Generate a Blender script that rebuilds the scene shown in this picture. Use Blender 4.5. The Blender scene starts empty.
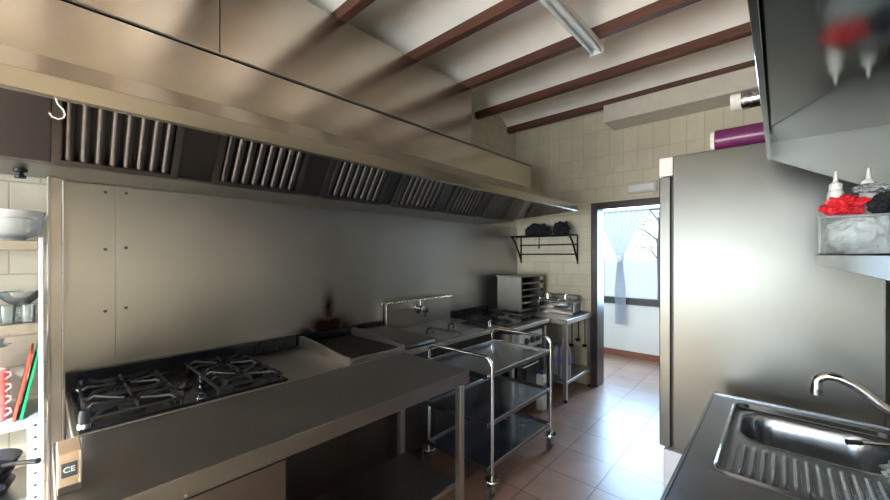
import bpy, bmesh, math, random
from mathutils import Vector, Matrix, noise
random.seed(7)
PI = math.pi
scn = bpy.context.scene
COL = scn.collection

# ------------------------------------------------------------------ materials
def lin(h):
    h = h.lstrip('#')
    o = []
    for i in (0, 2, 4):
        v = int(h[i:i+2], 16) / 255
        o.append(v / 12.92 if v <= .04045 else ((v + .055) / 1.055) ** 2.4)
    return (*o, 1)

def new_mat(name):
    m = bpy.data.materials.new(name)
    m.use_nodes = True
    nt = m.node_tree
    b = nt.nodes['Principled BSDF']
    return m, nt, b

def N(nt, typ, **kw):
    n = nt.nodes.new(typ)
    for k, v in kw.items():
        setattr(n, k, v)
    return n

def coords(nt, scale=(1, 1, 1), rot=(0, 0, 0), loc=(0, 0, 0)):
    tc = N(nt, 'ShaderNodeTexCoord')
    mp = N(nt, 'ShaderNodeMapping')
    mp.inputs['Scale'].default_value = scale
    mp.inputs['Rotation'].default_value = rot
    mp.inputs['Location'].default_value = loc
    nt.links.new(tc.outputs['Object'], mp.inputs['Vector'])
    return mp.outputs['Vector']

def noise_tex(nt, vec, scale, detail=3, rough=.5):
    n = N(nt, 'ShaderNodeTexNoise')
    n.inputs['Scale'].default_value = scale
    n.inputs['Detail'].default_value = detail
    n.inputs['Roughness'].default_value = rough
    nt.links.new(vec, n.inputs['Vector'])
    return n

def ramp(nt, fac, stops):
    r = N(nt, 'ShaderNodeValToRGB')
    el = r.color_ramp.elements
    el[0].position, el[0].color = stops[0]
    el[1].position, el[1].color = stops[-1]
    for p, c in stops[1:-1]:
        e = el.new(p)
        e.color = c
    nt.links.new(fac, r.inputs['Fac'])
    return r.outputs['Color']

def grey(v):
    return (v, v, v, 1)

def steel(name, col, r0, r1, nscale=3.0, stretch=(1, 1, 1), aniso=0.0, bump=0.0, var=.08):
    """brushed / worn stainless: roughness and tint wander with a stretched noise"""
    m, nt, b = new_mat(name)
    v = coords(nt, stretch)
    n = noise_tex(nt, v, nscale, 5, .55)
    c = lin(col)
    lo = tuple(x * (1 - var) for x in c[:3]) + (1,)
    hi = tuple(min(1, x * (1 + var)) for x in c[:3]) + (1,)
    nt.links.new(ramp(nt, n.outputs['Fac'], [(.3, lo), (.7, hi)]), b.inputs['Base Color'])
    nt.links.new(ramp(nt, n.outputs['Fac'], [(.3, grey(r0)), (.7, grey(r1))]), b.inputs['Roughness'])
    b.inputs['Metallic'].default_value = 1
    if aniso:
        b.inputs['Anisotropic'].default_value = aniso
        t = N(nt, 'ShaderNodeTangent', direction_type='RADIAL', axis='Z')
        nt.links.new(t.outputs['Tangent'], b.inputs['Tangent'])
    if bump:
        n2 = noise_tex(nt, coords(nt, (1, 1, 1)), 1.6, 2)
        bp = N(nt, 'ShaderNodeBump')
        bp.inputs['Strength'].default_value = bump
        bp.inputs['Distance'].default_value = .02
        nt.links.new(n2.outputs['Fac'], bp.inputs['Height'])
        nt.links.new(bp.outputs['Normal'], b.inputs['Normal'])
    return m

def plain(name, col, rough=.5, metal=0.0, var=.06, nscale=12, **kw):
    m, nt, b = new_mat(name)
    n = noise_tex(nt, coords(nt), nscale, 4)
    c = lin(col)
    lo = tuple(x * (1 - var) for x in c[:3]) + (1,)
    hi = tuple(min(1, x * (1 + var)) for x in c[:3]) + (1,)
    nt.links.new(ramp(nt, n.outputs['Fac'], [(.3, lo), (.7, hi)]), b.inputs['Base Color'])
    b.inputs['Roughness'].default_value = rough
    b.inputs['Metallic'].default_value = metal
    for k, v in kw.items():
        b.inputs[k].default_value = v
    return m

def tile_mat(name, c1, c2, grout, w, h, mortar, offset, rough, axes, shift=(0, 0), bump=.4, dirt=.12, above=None):
    """axes: which object axes are the tile plane, e.g. 'xz' ; above=(z, w, h): other tile size over that height"""
    m, nt, b = new_mat(name)
    tc = N(nt, 'ShaderNodeTexCoord')
    sp = N(nt, 'ShaderNodeSeparateXYZ')
    nt.links.new(tc.outputs['Object'], sp.inputs[0])
    cb = N(nt, 'ShaderNodeCombineXYZ')
    for i, a in enumerate(axes):
        ad = N(nt, 'ShaderNodeMath', operation='ADD')
        ad.inputs[1].default_value = shift[i]
        nt.links.new(sp.outputs[a.upper()], ad.inputs[0])
        nt.links.new(ad.outputs[0], cb.inputs[i])
    def bricks(w, h, offset, mortar):
        br = N(nt, 'ShaderNodeTexBrick')
        br.offset = offset
        br.inputs['Color1'].default_value = lin(c1)
        br.inputs['Color2'].default_value = lin(c2)
        br.inputs['Mortar'].default_value = lin(grout)
        br.inputs['Scale'].default_value = 1
        br.inputs['Mortar Size'].default_value = mortar
        br.inputs['Mortar Smooth'].default_value = .3
        br.inputs['Brick Width'].default_value = w
        br.inputs['Row Height'].default_value = h
        nt.links.new(cb.outputs[0], br.inputs['Vector'])
        return br
    br = bricks(w, h, offset, mortar)
    col, fac = br.outputs['Color'], br.outputs['Fac']
    if above:
        b2 = bricks(above[1], above[2], 0, mortar)
        gt = N(nt, 'ShaderNodeMath', operation='GREATER_THAN')
        gt.inputs[1].default_value = above[0]
        nt.links.new(sp.outputs['Z'], gt.inputs[0])
        mx = N(nt, 'ShaderNodeMix', data_type='RGBA')
        nt.links.new(gt.outputs[0], mx.inputs['Factor'])
        nt.links.new(col, mx.inputs['A'])
        nt.links.new(b2.outputs['Color'], mx.inputs['B'])
        col = mx.outputs['Result']
        mf = N(nt, 'ShaderNodeMix', data_type='FLOAT')
        nt.links.new(gt.outputs[0], mf.inputs['Factor'])
        nt.links.new(fac, mf.inputs['A'])
        nt.links.new(b2.outputs['Fac'], mf.inputs['B'])
        fac = mf.outputs['Result']
    n = noise_tex(nt, tc.outputs['Object'], 5, 6, .6)
    mul = N(nt, 'ShaderNodeMix', data_type='RGBA', blend_type='MULTIPLY')
    mul.inputs['Factor'].default_value = 1
    nt.links.new(col, mul.inputs['A'])
    nt.links.new(ramp(nt, n.outputs['Fac'], [(.3, grey(1 - dirt)), (.7, grey(1))]), mul.inputs['B'])
    nt.links.new(mul.outputs['Result'], b.inputs['Base Color'])
    rr = N(nt, 'ShaderNodeMath', operation='MULTIPLY_ADD')
    rr.inputs[1].default_value = .12
    rr.inputs[2].default_value = rough - .06
    nt.links.new(n.outputs['Fac'], rr.inputs[0])
    nt.links.new(rr.outputs[0], b.inputs['Roughness'])
    inv = N(nt, 'ShaderNodeMath', operation='SUBTRACT')
    inv.inputs[0].default_value = 1
    nt.links.new(fac, inv.inputs[1])
    bp = N(nt, 'ShaderNodeBump')
    bp.inputs['Strength'].default_value = bump
    bp.inputs['Distance'].default_value = .003
    nt.links.new(inv.outputs[0], bp.inputs['Height'])
    nt.links.new(bp.outputs['Normal'], b.inputs['Normal'])
    return m

def clear_plastic(name, col, amount=.6, rough=.1):
    m, nt, b = new_mat(name)
    out = nt.nodes['Material Output']
    tr = N(nt, 'ShaderNodeBsdfTransparent')
    tr.inputs[0].default_value = lin(col)
    gl = N(nt, 'ShaderNodeBsdfGlossy')
    gl.inputs['Roughness'].default_value = rough
    b.inputs['Base Color'].default_value = lin(col)
    b.inputs['Roughness'].default_value = rough
    fr = N(nt, 'ShaderNodeFresnel')
    fr.inputs['IOR'].default_value = 1.45
    mx = N(nt, 'ShaderNodeMixShader')
    mx.inputs[0].default_value = amount
    nt.links.new(b.outputs[0], mx.inputs[1])
    nt.links.new(tr.outputs[0], mx.inputs[2])
    mx2 = N(nt, 'ShaderNodeMixShader')
    nt.links.new(fr.outputs[0], mx2.inputs[0])
    nt.links.new(mx.outputs[0], mx2.inputs[1])
    nt.links.new(gl.outputs[0], mx2.inputs[2])
    nt.links.new(mx2.outputs[0], out.inputs['Surface'])
    return m

def cloth_mat(name, col, through=.5):
    m, nt, b = new_mat(name)
    out = nt.nodes['Material Output']
    n = noise_tex(nt, coords(nt, (40, 40, 3)), 6, 2)
    tl = N(nt, 'ShaderNodeBsdfTranslucent')
    tl.inputs[0].default_value = lin(col)
    df = N(nt, 'ShaderNodeBsdfDiffuse')
    df.inputs[0].default_value = lin(col)
    tr = N(nt, 'ShaderNodeBsdfTransparent')
    m1 = N(nt, 'ShaderNodeMixShader')
    m1.inputs[0].default_value = .5
    m1.inputs[0].default_value = .18
    nt.links.new(df.outputs[0], m1.inputs[1])
    nt.links.new(tl.outputs[0], m1.inputs[2])
    m2 = N(nt, 'ShaderNodeMixShader')
    nt.links.new(ramp(nt, n.outputs['Fac'], [(.3, grey(through - .1)), (.7, grey(through + .1))]), m2.inputs[0])
    nt.links.new(m1.outputs[0], m2.inputs[1])
    nt.links.new(tr.outputs[0], m2.inputs[2])
    nt.links.new(m2.outputs[0], out.inputs['Surface'])
    return m

M = {}
M['hood'] = steel('hood steel', '#b0a89c', .16, .22, 1.6, (1, .6, 2.2))
M['splash'] = steel('splashback steel', '#b0aea9', .30, .38, 1.6, (1, 1, .7), aniso=.55, var=.05)
M['steel'] = steel('worn worktop steel', '#b4b0aa', .30, .40, 3.0)
M['door_steel'] = steel('dull door steel', '#77716b', .38, .5, 2.0, var=.05)
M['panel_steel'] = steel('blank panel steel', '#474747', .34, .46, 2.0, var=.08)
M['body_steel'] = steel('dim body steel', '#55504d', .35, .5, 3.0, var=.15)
M['table_steel'] = steel('dull table steel', '#8a8783', .40, .50, 2.0, var=.04)
M['dark_steel'] = steel('dark greasy steel', '#8a8985', .28, .42, 3.0, var=.15)
M['fridge'] = steel('fridge steel', '#63635e', .27, .33, 1.0, (1, 1, 2.0), var=.03)
M['mirror'] = steel('polished hood steel', '#858a8a', .06, .13, 2.0)
M['sink'] = steel('sink steel', '#a9b0ba', .16, .28, 4.0)
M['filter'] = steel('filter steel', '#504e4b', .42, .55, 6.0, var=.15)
M['chrome'] = steel('chrome tube', '#dcdcdc', .08, .14, 4.0, var=.03)
M['shelf_steel'] = steel('tray steel', '#b4b8be', .18, .28, 3.0)
M['champagne'] = plain('tan box steel', '#d2b394', .45, .15)  # even tan base colour, only slightly metallic
M['black_iron'] = plain('cast iron', '#17171a', .42, .3, .25, 30)
M['iron_worn'] = plain('worn iron', '#2b2928', .42, .5, .3, 40)
M['black_enamel'] = plain('black enamel', '#121319', .22, 0, .3, 8)
M['black_glass'] = plain('black hob glass', '#0d0e11', .10)
M['black_plastic'] = plain('black plastic', '#16161a', .4)
M['rubber'] = plain('grey rubber', '#3b3b3e', .7)
M['white_plastic'] = plain('white plastic', '#e4e4e0', .35)
M['cream_plastic'] = plain('cream trunking', '#cdc8bb', .5)
M['white_enamel'] = plain('white enamel', '#dcdcd8', .25)
M['white_angle'] = plain('white painted angle', '#d6dae2', .4)
M['ceramic'] = plain('white ceramic', '#f0f4f4', .15)
M['pink'] = plain('pink ceramic', '#e9a9a6', .25)
M['red_board'] = plain('red board', '#d8543e', .45)
M['green_board'] = plain('green board', '#12a566', .45)
M['purple_film'] = plain('purple film', '#662453', .25)
M['foil'] = steel('crumpled foil', '#b8b4ae', .15, .35, 40.0, bump=.8)
M['card_white'] = plain('white card', '#e6e2da', .7)
M['carton'] = plain('brown carton', '#9a7a55', .8)
M['dark_cloth'] = plain('dark cloth', '#191b24', .9, 0, .3, 20)
M['dark_bag'] = plain('dark purple bag', '#2b1522', .3, 0, .4, 8)
M['red_bag'] = plain('red plastic bag', '#c2202c', .28, 0, .2, 14)
M['grey_bag'] = clear_plastic('grey thin bag', '#dfe1e3', .08, .2)
M['clear_tub'] = clear_plastic('clear tub plastic', '#eef2f2', .90, .08)
M['clear_film'] = clear_plastic('clear film', '#dfe6ea', .7, .06)
M['glassware'] = clear_plastic('clear glass', '#f0f6f5', .82, .04)
M['pane'] = clear_plastic('window glass', '#f4f8fa', .96, .02)
M['water_bottle'] = clear_plastic('clear bottle', '#d5dce6', .55, .08)
M['blue'] = plain('blue plastic', '#1d3f94', .35)
M['bottle_label'] = plain('purple grey label', '#7d76a0', .5)
M['white_cap'] = plain('white bottle', '#dedfdd', .4)
M['wood_dark'] = None
M['beam_under'] = None
M['frame_brown'] = plain('dark brown frame', '#3d3230', .35, 0, .25, 14)
M['plaster'] = plain('white plaster', '#efebe2', .85, 0, .05, 3)
M['hall_plaster'] = plain('hall plaster', '#e6e0dc', .85, 0, .04, 3)
M['terrace_white'] = plain('terrace white wall', '#eef0f2', .9)
M['terrace_floor'] = plain('terrace paving', '#c9c6c0', .9)
M['bark'] = plain('bark', '#5a5048', .9)
M['leaf'] = plain('leaf', '#5d7a4a', .7)
M['skirting'] = plain('terracotta skirting', '#86523f', .4, 0, .15, 9)
M['label_dark'] = plain('dark rating plate', '#4b5557', .35)
M['letter'] = plain('white letters', '#e9efef', .5)
M['stone'] = plain('worn screw', '#5b554e', .4, .8)

def wood(name, c1, c2):
    m, nt, b = new_mat(name)
    n = noise_tex(nt, coords(nt, (.6, 14, 14)), 4, 6, .65)
    nt.links.new(ramp(nt, n.outputs['Fac'], [(.3, lin(c1)), (.75, lin(c2))]), b.inputs['Base Color'])
    b.inputs['Roughness'].default_value = .55
    return m
M['wood_dark'] = wood('stained beam', '#43261c', '#6b4231')

M['floor'] = tile_mat('terracotta tiles', '#a0806f', '#937261', '#5e4c43', .355, .355, .005, 0, .33, 'xy',
                      (.905 + .355 * 20, -2.84 + .355 * 20), .5, .25)
M['tile_far'] = tile_mat('cream brick tiles', '#d6ceb6', '#d0c8b0', '#bfb69e', .20, .146, .004, .5, .30, 'xz', (10, 0), .5, .14,
                         (2.555, .15, .30))
M['tile_left'] = tile_mat('cream tiles left', '#d8d1be', '#d2cbb8', '#b8b09a', .20, .146, .004, .5, .30, 'yz', (10, 0), .5, .14)

# splashback with a soot mark burnt into it
def soot_splash():
    m = M['splash'].copy()
    m.name = 'splashback steel with soot'
    nt = m.node_tree
    b = nt.nodes['Principled BSDF']
    tc = N(nt, 'ShaderNodeTexCoord')
    nz = noise_tex(nt, tc.outputs['Object'], 7, 4, .6)
    def gauss(cy, cz, sy, sz, amp):
        sp = N(nt, 'ShaderNodeSeparateXYZ')
        nt.links.new(tc.outputs['Object'], sp.inputs[0])
        outs = []
        for ax, c, s in (('Y', cy, sy), ('Z', cz, sz)):
            a = N(nt, 'ShaderNodeMath', operation='SUBTRACT'); a.inputs[1].default_value = c
            nt.links.new(sp.outputs[ax], a.inputs[0])
            d = N(nt, 'ShaderNodeMath', operation='DIVIDE'); d.inputs[1].default_value = s
            nt.links.new(a.outputs[0], d.inputs[0])
            p = N(nt, 'ShaderNodeMath', operation='MULTIPLY')
            nt.links.new(d.outputs[0], p.inputs[0]); nt.links.new(d.outputs[0], p.inputs[1])
            outs.append(p)
        s_ = N(nt, 'ShaderNodeMath', operation='ADD')
        nt.links.new(outs[0].outputs[0], s_.inputs[0]); nt.links.new(outs[1].outputs[0], s_.inputs[1])
        ng = N(nt, 'ShaderNodeMath', operation='MULTIPLY'); ng.inputs[1].default_value = -1
        nt.links.new(s_.outputs[0], ng.inputs[0])
        ex = N(nt, 'ShaderNodeMath', operation='EXPONENT')
        nt.links.new(ng.outputs[0], ex.inputs[0])
        am = N(nt, 'ShaderNodeMath', operation='MULTIPLY'); am.inputs[1].default_value = amp
        nt.links.new(ex.outputs[0], am.inputs[0])
        return am.outputs[0]
    tot = None
    for g in ((1.535, .985, .15, .085, 1.3), (1.545, 1.10, .05, .15, 1.0), (1.36, .96, .10, .05, .8), (1.69, .965, .08, .055, .8)):
        o = gauss(*g)
        if tot is None:
            tot = o
        else:
            mx = N(nt, 'ShaderNodeMath', operation='MAXIMUM')
            nt.links.new(tot, mx.inputs[0]); nt.links.new(o, mx.inputs[1])
            tot = mx.outputs[0]
    ns = N(nt, 'ShaderNodeMath', operation='MULTIPLY_ADD')
    ns.inputs[1].default_value = 1.6; ns.inputs[2].default_value = .35
    nt.links.new(nz.outputs['Fac'], ns.inputs[0])
    mu = N(nt, 'ShaderNodeMath', operation='MULTIPLY', use_clamp=True)
    nt.links.new(tot, mu.inputs[0]); nt.links.new(ns.outputs[0], mu.inputs[1])
    old = b.inputs['Base Color'].links[0].from_socket
    mix = N(nt, 'ShaderNodeMix', data_type='RGBA')
    nt.links.new(mu.outputs[0], mix.inputs['Factor'])
    nt.links.new(old, mix.inputs['A'])
    mix.inputs['B'].default_value = lin('#3d241b')
    nt.links.new(mix.outputs['Result'], b.inputs['Base Color'])
    return m
M['splash_soot'] = soot_splash()

# ------------------------------------------------------------------ mesh builder
class MB:
    def __init__(s):
        s.bm = bmesh.new()
    def _merge(s, t):
        me = bpy.data.meshes.new('t')
        t.to_mesh(me); t.free()
        s.bm.from_mesh(me)
        bpy.data.meshes.remove(me)
        return s
    def box(s, x0, x1, y0, y1, z0, z1, b=.002, seg=1):
        t = bmesh.new()
        bmesh.ops.create_cube(t, size=1)
        bmesh.ops.scale(t, vec=(abs(x1-x0), abs(y1-y0), abs(z1-z0)), verts=t.verts)
        bmesh.ops.translate(t, vec=((x0+x1)/2, (y0+y1)/2, (z0+z1)/2), verts=t.verts)
        if b:
            b = min(b, .45 * min(abs(x1-x0), abs(y1-y0), abs(z1-z0)))
            bmesh.ops.bevel(t, geom=t.edges[:], offset=b, segments=seg, profile=.5, affect='EDGES')
        return s._merge(t)
    def prism(s, pts, axis, a, c, b=0):
        """polygon pts in the two other axes (order x,y,z without axis), extruded from a to c"""
        t = bmesh.new()
        def P(u, v, w):
            return {'x': (w, u, v), 'y': (u, w, v), 'z': (u, v, w)}[axis]
        lo = [t.verts.new(P(u, v, a)) for u, v in pts]
        hi = [t.verts.new(P(u, v, c)) for u, v in pts]
        n = len(pts)
        t.faces.new(lo[::-1]); t.faces.new(hi)
        for i in range(n):
            t.faces.new((lo[i], lo[(i+1) % n], hi[(i+1) % n], hi[i]))
        bmesh.ops.recalc_face_normals(t, faces=t.faces)
        if b:
            bmesh.ops.bevel(t, geom=t.edges[:], offset=b, segments=1, profile=.5, affect='EDGES')
        return s._merge(t)
    def tube(s, pts, r, seg=12, closed=False, cap=True):
        pts = [Vector(p) for p in pts]
        n = len(pts)
        rs = r if isinstance(r, (list, tuple)) else [r] * n
        t = bmesh.new()
        rings = []
        up = None
        for i in range(n):
            if closed:
                d = pts[(i+1) % n] - pts[i-1]
            else:
                d = pts[min(i+1, n-1)] - pts[max(i-1, 0)]
            d.normalize()
            if up is None:
                up = Vector((0, 0, 1)) if abs(d.z) < .9 else Vector((1, 0, 0))
            up = (up - d * up.dot(d)).normalized()
            si = d.cross(up)
            rings.append([t.verts.new(pts[i] + (up * math.cos(2*PI*k/seg) + si * math.sin(2*PI*k/seg)) * rs[i]) for k in range(seg)])
        for i in range(n if closed else n-1):
            a, c = rings[i], rings[(i+1) % n]
            for k in range(seg):
                t.faces.new((a[k], a[(k+1) % seg], c[(k+1) % seg], c[k]))
        if cap and not closed:
            t.faces.new(rings[0][::-1]); t.faces.new(rings[-1])
        bmesh.ops.recalc_face_normals(t, faces=t.faces)
        return s._merge(t)
    def cyl(s, p0, p1, r, seg=16):
        return s.tube([p0, p1], r, seg)
    def lathe(s, prof, c, seg=32, axis='z', closed=False):
        """prof: list of (radius, height); solid of revolution round c"""
        t = bmesh.new()
        rings = []
        for r, h in prof:
            ring = []
            for k in range(seg):
                a = 2*PI*k/seg
                u, v = r*math.cos(a), r*math.sin(a)
                p = {'z': (u, v, h), 'x': (h, u, v), 'y': (v, h, u)}[axis]
                ring.append(t.verts.new((c[0]+p[0], c[1]+p[1], c[2]+p[2])))
            rings.append(ring)
        m = len(rings)
        for i in range(m if closed else m-1):
            a, b_ = rings[i], rings[(i+1) % m]
            for k in range(seg):
                t.faces.new((a[k], a[(k+1) % seg], b_[(k+1) % seg], b_[k]))
        if not closed:
            if prof[0][0] > 1e-4: t.faces.new(rings[0][::-1])
            if prof[-1][0] > 1e-4: t.faces.new(rings[-1])
        bmesh.ops.remove_doubles(t, verts=t.verts, dist=1e-5)
        bmesh.ops.recalc_face_normals(t, faces=t.faces)
        return s._merge(t)
    def blob(s, c, size, amp=.25, freq=3.0, sub=4, seed=0, flat=None):
        t = bmesh.new()
        bmesh.ops.create_icosphere(t, subdivisions=sub, radius=1)
        off = Vector((seed*3.1, seed*1.7, seed*5.3))
        for v in t.verts:
            d = 1 + amp * noise.fractal(v.co * freq + off, .7, 2.0, 4)
            v.co = Vector((v.co.x*size[0]*d + c[0], v.co.y*size[1]*d + c[1], v.co.z*size[2]*d + c[2]))
            if flat is not None and v.co.z < flat:
                v.co.z = flat
        return s._merge(t)
    def grid(s, nu, nv, f, thick=0):
        t = bmesh.new()
        V = [[t.verts.new(f(i/nu, j/nv)) for j in range(nv+1)] for i in range(nu+1)]
        for i in range(nu):
            for j in range(nv):
                t.faces.new((V[i][j], V[i+1][j], V[i+1][j+1], V[i][j+1]))
        bmesh.ops.recalc_face_normals(t, faces=t.faces)
        if thick:
            bmesh.ops.solidify(t, geom=t.faces[:], thickness=thick)
        return s._merge(t)
    def build(s, name, mat, parent=None, smooth=35, base=(0, 0, 0)):
        me = bpy.data.meshes.new(name)
        off = wloc(parent) if parent else Vector(base)
        bmesh.ops.translate(s.bm, vec=-off, verts=s.bm.verts)
        s.bm.to_mesh(me); s.bm.free()
        if smooth:
            me.shade_smooth()
            me.set_sharp_from_angle(angle=math.radians(smooth))
        me.materials.append(M[mat] if isinstance(mat, str) else mat)
        o = bpy.data.objects.new(name, me)
        COL.objects.link(o)
        if parent:
            o.parent = parent
        else:
            o.location = off
        return o

def wloc(o):
    v = Vector((0, 0, 0))
    while o:
        v += o.location
        o = o.parent
    return v

def tag(o, label, cat, group=None):
    o['label'] = label; o['category'] = cat
    if group: o['group'] = group
    return o

def thing(name, label, cat, loc, group=None):
    o = bpy.data.objects.new(name, None)
    o.empty_display_size = .05
    COL.objects.link(o)
    o.location = loc
    return tag(o, label, cat, group)

def struct(mb, name, mat, parent=None, smooth=35):
    o = mb.build(name, mat, parent, smooth)
    if not parent:
        o['kind'] = 'structure'
    return o

def copy_tree(o, parent=None):
    c = o.copy(); COL.objects.link(c)
    if parent: c.parent = parent
    for ch in list(o.children):
        copy_tree(ch, c)
    return c

# ------------------------------------------------------------------ the room
XL, XR, YN, YF, ZB = -2.68, .42, -2.8, 4.40, 3.17
struct(MB().box(-3.3, 1.0, YN-.3, 6.2, -.12, 0, 0), 'floor', 'floor')
struct(MB().box(XL-.15, XL, YN, YF, 0, 3.60, 0), 'wall_left', 'tile_left')
# right wall with an unseen window, added to bring in more light
RY0, RY1, RZ0_, RZ1_ = -2.60, -1.0, .9, 2.70
rw = MB()
rw.box(XR, XR+.15, YN, RY0, 0, 3.60, 0).box(XR, XR+.15, RY1, YF, 0, 3.60, 0)
rw.box(XR, XR+.15, RY0, RY1, 0, RZ0_, 0).box(XR, XR+.15, RY0, RY1, RZ1_, 3.60, 0)
struct(rw, 'wall_right', 'tile_left')
wf = MB()
wf.box(XR+.04, XR+.11, RY0, RY0+.06, RZ0_, RZ1_, .004).box(XR+.04, XR+.11, RY1-.06, RY1, RZ0_, RZ1_, .004)
wf.box(XR+.04, XR+.11, RY0, RY1, RZ0_, RZ0_+.06, .004).box(XR+.04, XR+.11, RY0, RY1, RZ1_-.06, RZ1_, .004)
w3 = struct(wf, 'window_added', 'frame_brown')
MB().box(XR+.072, XR+.078, RY0+.05, RY1-.05, RZ0_+.05, RZ1_-.05, 0).build('pane', 'pane', w3)
DX0, DX1, DZ = -1.60, -.80, 2.10
wb = MB()
wb.box(XL-.15, DX0, YF, YF+.18, 0, 3.6, 0).box(DX1, XR+.15, YF, YF+.18, 0, 3.6, 0).box(DX0, DX1, YF, YF+.18, DZ, 3.6, 0)
struct(wb, 'wall_back', 'tile_far')
# wall behind the photographer, with the window that lights the kitchen
WX0, WX1, WZ0, WZ1 = -2.45, .25, .60, 2.15
wn = MB()
wn.box(XL-.15, WX0, YN-.18, YN, 0, 3.6, 0).box(WX1, XR+.15, YN-.18, YN, 0, 3.6, 0)
wn.box(WX0, WX1, YN-.18, YN, 0, WZ0, 0).box(WX0, WX1, YN-.18, YN, WZ1, 3.6, 0)
struct(wn, 'wall_front', 'tile_far')
wf = MB()
for a, c in ((WX0, WX0+.06), (WX1-.06, WX1), ((WX0+WX1)/2-.03, (WX0+WX1)/2+.03)):
    wf.box(a, c, YN-.14, YN-.06, WZ0, WZ1, .004)
wf.box(WX0, WX1, YN-.14, YN-.06, WZ0, WZ0+.06, .004).box(WX0, WX1, YN-.14, YN-.06, WZ1-.06, WZ1, .004)
w2 = struct(wf, 'window_2', 'frame_brown')
MB().box(WX0+.05, WX1-.05, YN-.104, YN-.098, WZ0+.05, WZ1-.05, 0).build('pane', 'pane', w2)

# jack-arch ceiling: shallow plaster vaults sprung between the timber beams
BP = .698
beams = [1.405 + BP*k for k in range(-6, 5)]
prof = []
edges = [YN] + beams + [YF]
for i in range(len(edges)-1):
    y0, y1 = edges[i], edges[i+1]
    n = 14
    for k in range(n if i < len(edges)-2 else n+1):
        t = k/n
        prof.append((y0 + (y1-y0)*t, 3.205 + .17*min(1, (y1-y0)/.6)*math.sin(PI*t)**.75))
prof += [(YF, 3.6), (YN, 3.6)]
cm = MB()
t = bmesh.new()
lo = [t.verts.new((XL, y, z)) for y, z in prof]; hi = [t.verts.new((XR, y, z)) for y, z in prof]
for i in range(len(prof)):
    j = (i+1) % len(prof)
    t.faces.new((lo[i], lo[j], hi[j], hi[i]))
bmesh.ops.recalc_face_normals(t, faces=t.faces)
cm._merge(t)
struct(cm, 'ceiling', 'plaster', smooth=40)
for i, y in enumerate(beams):
    struct(MB().box(XL, XR, y-.035, y+.035, ZB, 3.30, .006), 'trim_%d' % (i+1), 'wood_dark')

# doorway frame, passage beyond and its window
dm = MB()
dm.box(DX0-.055, DX0+.02, YF-.02, YF+.20, 0, DZ+.06, .004)
dm.box(DX1-.02, DX1+.055, YF-.02, YF+.20, 0, DZ+.06, .004)
dm.box(DX0+.02, DX1-.02, YF-.02, YF+.20, DZ-.02, DZ+.06, .004)
struct(dm, 'door_1', 'frame_brown')
HY = 6.0
PX0, PX1, PZ0, PZ1 = -2.13, -1.0, .80, 2.26
hm = MB()
hm.box(-3.15, PX0, HY, HY+.18, 0, 2.75, 0).box(PX1, .95, HY, HY+.18, 0, 2.75, 0)
hm.box(PX0, PX1, HY, HY+.18, 0, PZ0, 0).box(PX0, PX1, HY, HY+.18, PZ1, 2.75, 0)
struct(hm, 'wall_passage', 'hall_plaster')
struct(MB().box(-3.30, -3.15, YF+.18, HY+.18, 0, 2.75, 0), 'wall_passage_left', 'hall_plaster')
struct(MB().box(.80, .95, YF+.18, HY, 0, 2.75, 0), 'wall_passage_right', 'hall_plaster')
struct(MB().box(-3.30, .95, YF+.18, HY+.18, 2.75, 2.85, 0), 'ceiling_passage', 'hall_plaster')
struct(MB().box(-3.15, .80, HY-.012, HY, 0, .095, .003), 'baseboard_passage', 'skirting')
pw = MB()
pw.box(PX0, PX0+.05, HY-.01, HY+.08, PZ0, PZ1, .004).box(PX1-.05, PX1, HY-.01, HY+.08, PZ0, PZ1, .004)
pw.box(PX0, PX1, HY-.02, HY+.08, PZ0, PZ0+.10, .004).box(PX0, PX1, HY-.01, HY+.08, PZ1-.05, PZ1, .004)
w1 = struct(pw, 'window_1', 'frame_brown')
MB().box(PX0+.04, PX1-.04, HY+.03, HY+.036, PZ0+.09, PZ1-.04, 0).build('pane', 'pane', w1)

# terrace seen through that window
o = MB().box(-7, 5, HY+.3, 14, -.12, -.02, 0).build('terrace_floor', 'terrace_floor'); o['kind'] = 'structure'
o = MB().box(-7, 5, 9.0, 9.2, -.02, 1.45, .02).build('terrace_wall', 'terrace_white'); o['kind'] = 'structure'
tr = thing('tree', 'slim bare branched tree on the terrace outside the passage window', 'tree', (-1.75, 8.2, -.02))
tm = MB()
tm.tube([(-1.75, 8.2, -.02), (-1.74, 8.2, .9), (-1.77, 8.2, 1.7), (-1.72, 8.2, 2.5)], [.05, .045, .035, .02], 10)
tm.build('trunk', 'bark', tr)
bmn = MB()
for k in range(9):
    a = k*2.4
    z = 1.3 + .13*k
    bmn.tube([(-1.76, 8.2, z), (-1.76+.25*math.cos(a), 8.2+.25*math.sin(a), z+.22), (-1.76+.45*math.cos(a), 8.2+.4*math.sin(a), z+.30)], [.016, .011, .005], 6)
bmn.build('branch', 'bark', tr)
lm = MB()
for k in range(90):
    a = random.random()*2*PI; r = .15+.35*random.random(); z = 1.6+1.2*random.random()
    lm.blob((-1.74+r*math.cos(a), 8.2+r*math.sin(a), z), (.03, .03, .012), .1, 2, 1, k)
lm.build('leaves', 'leaf', tr)

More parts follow.
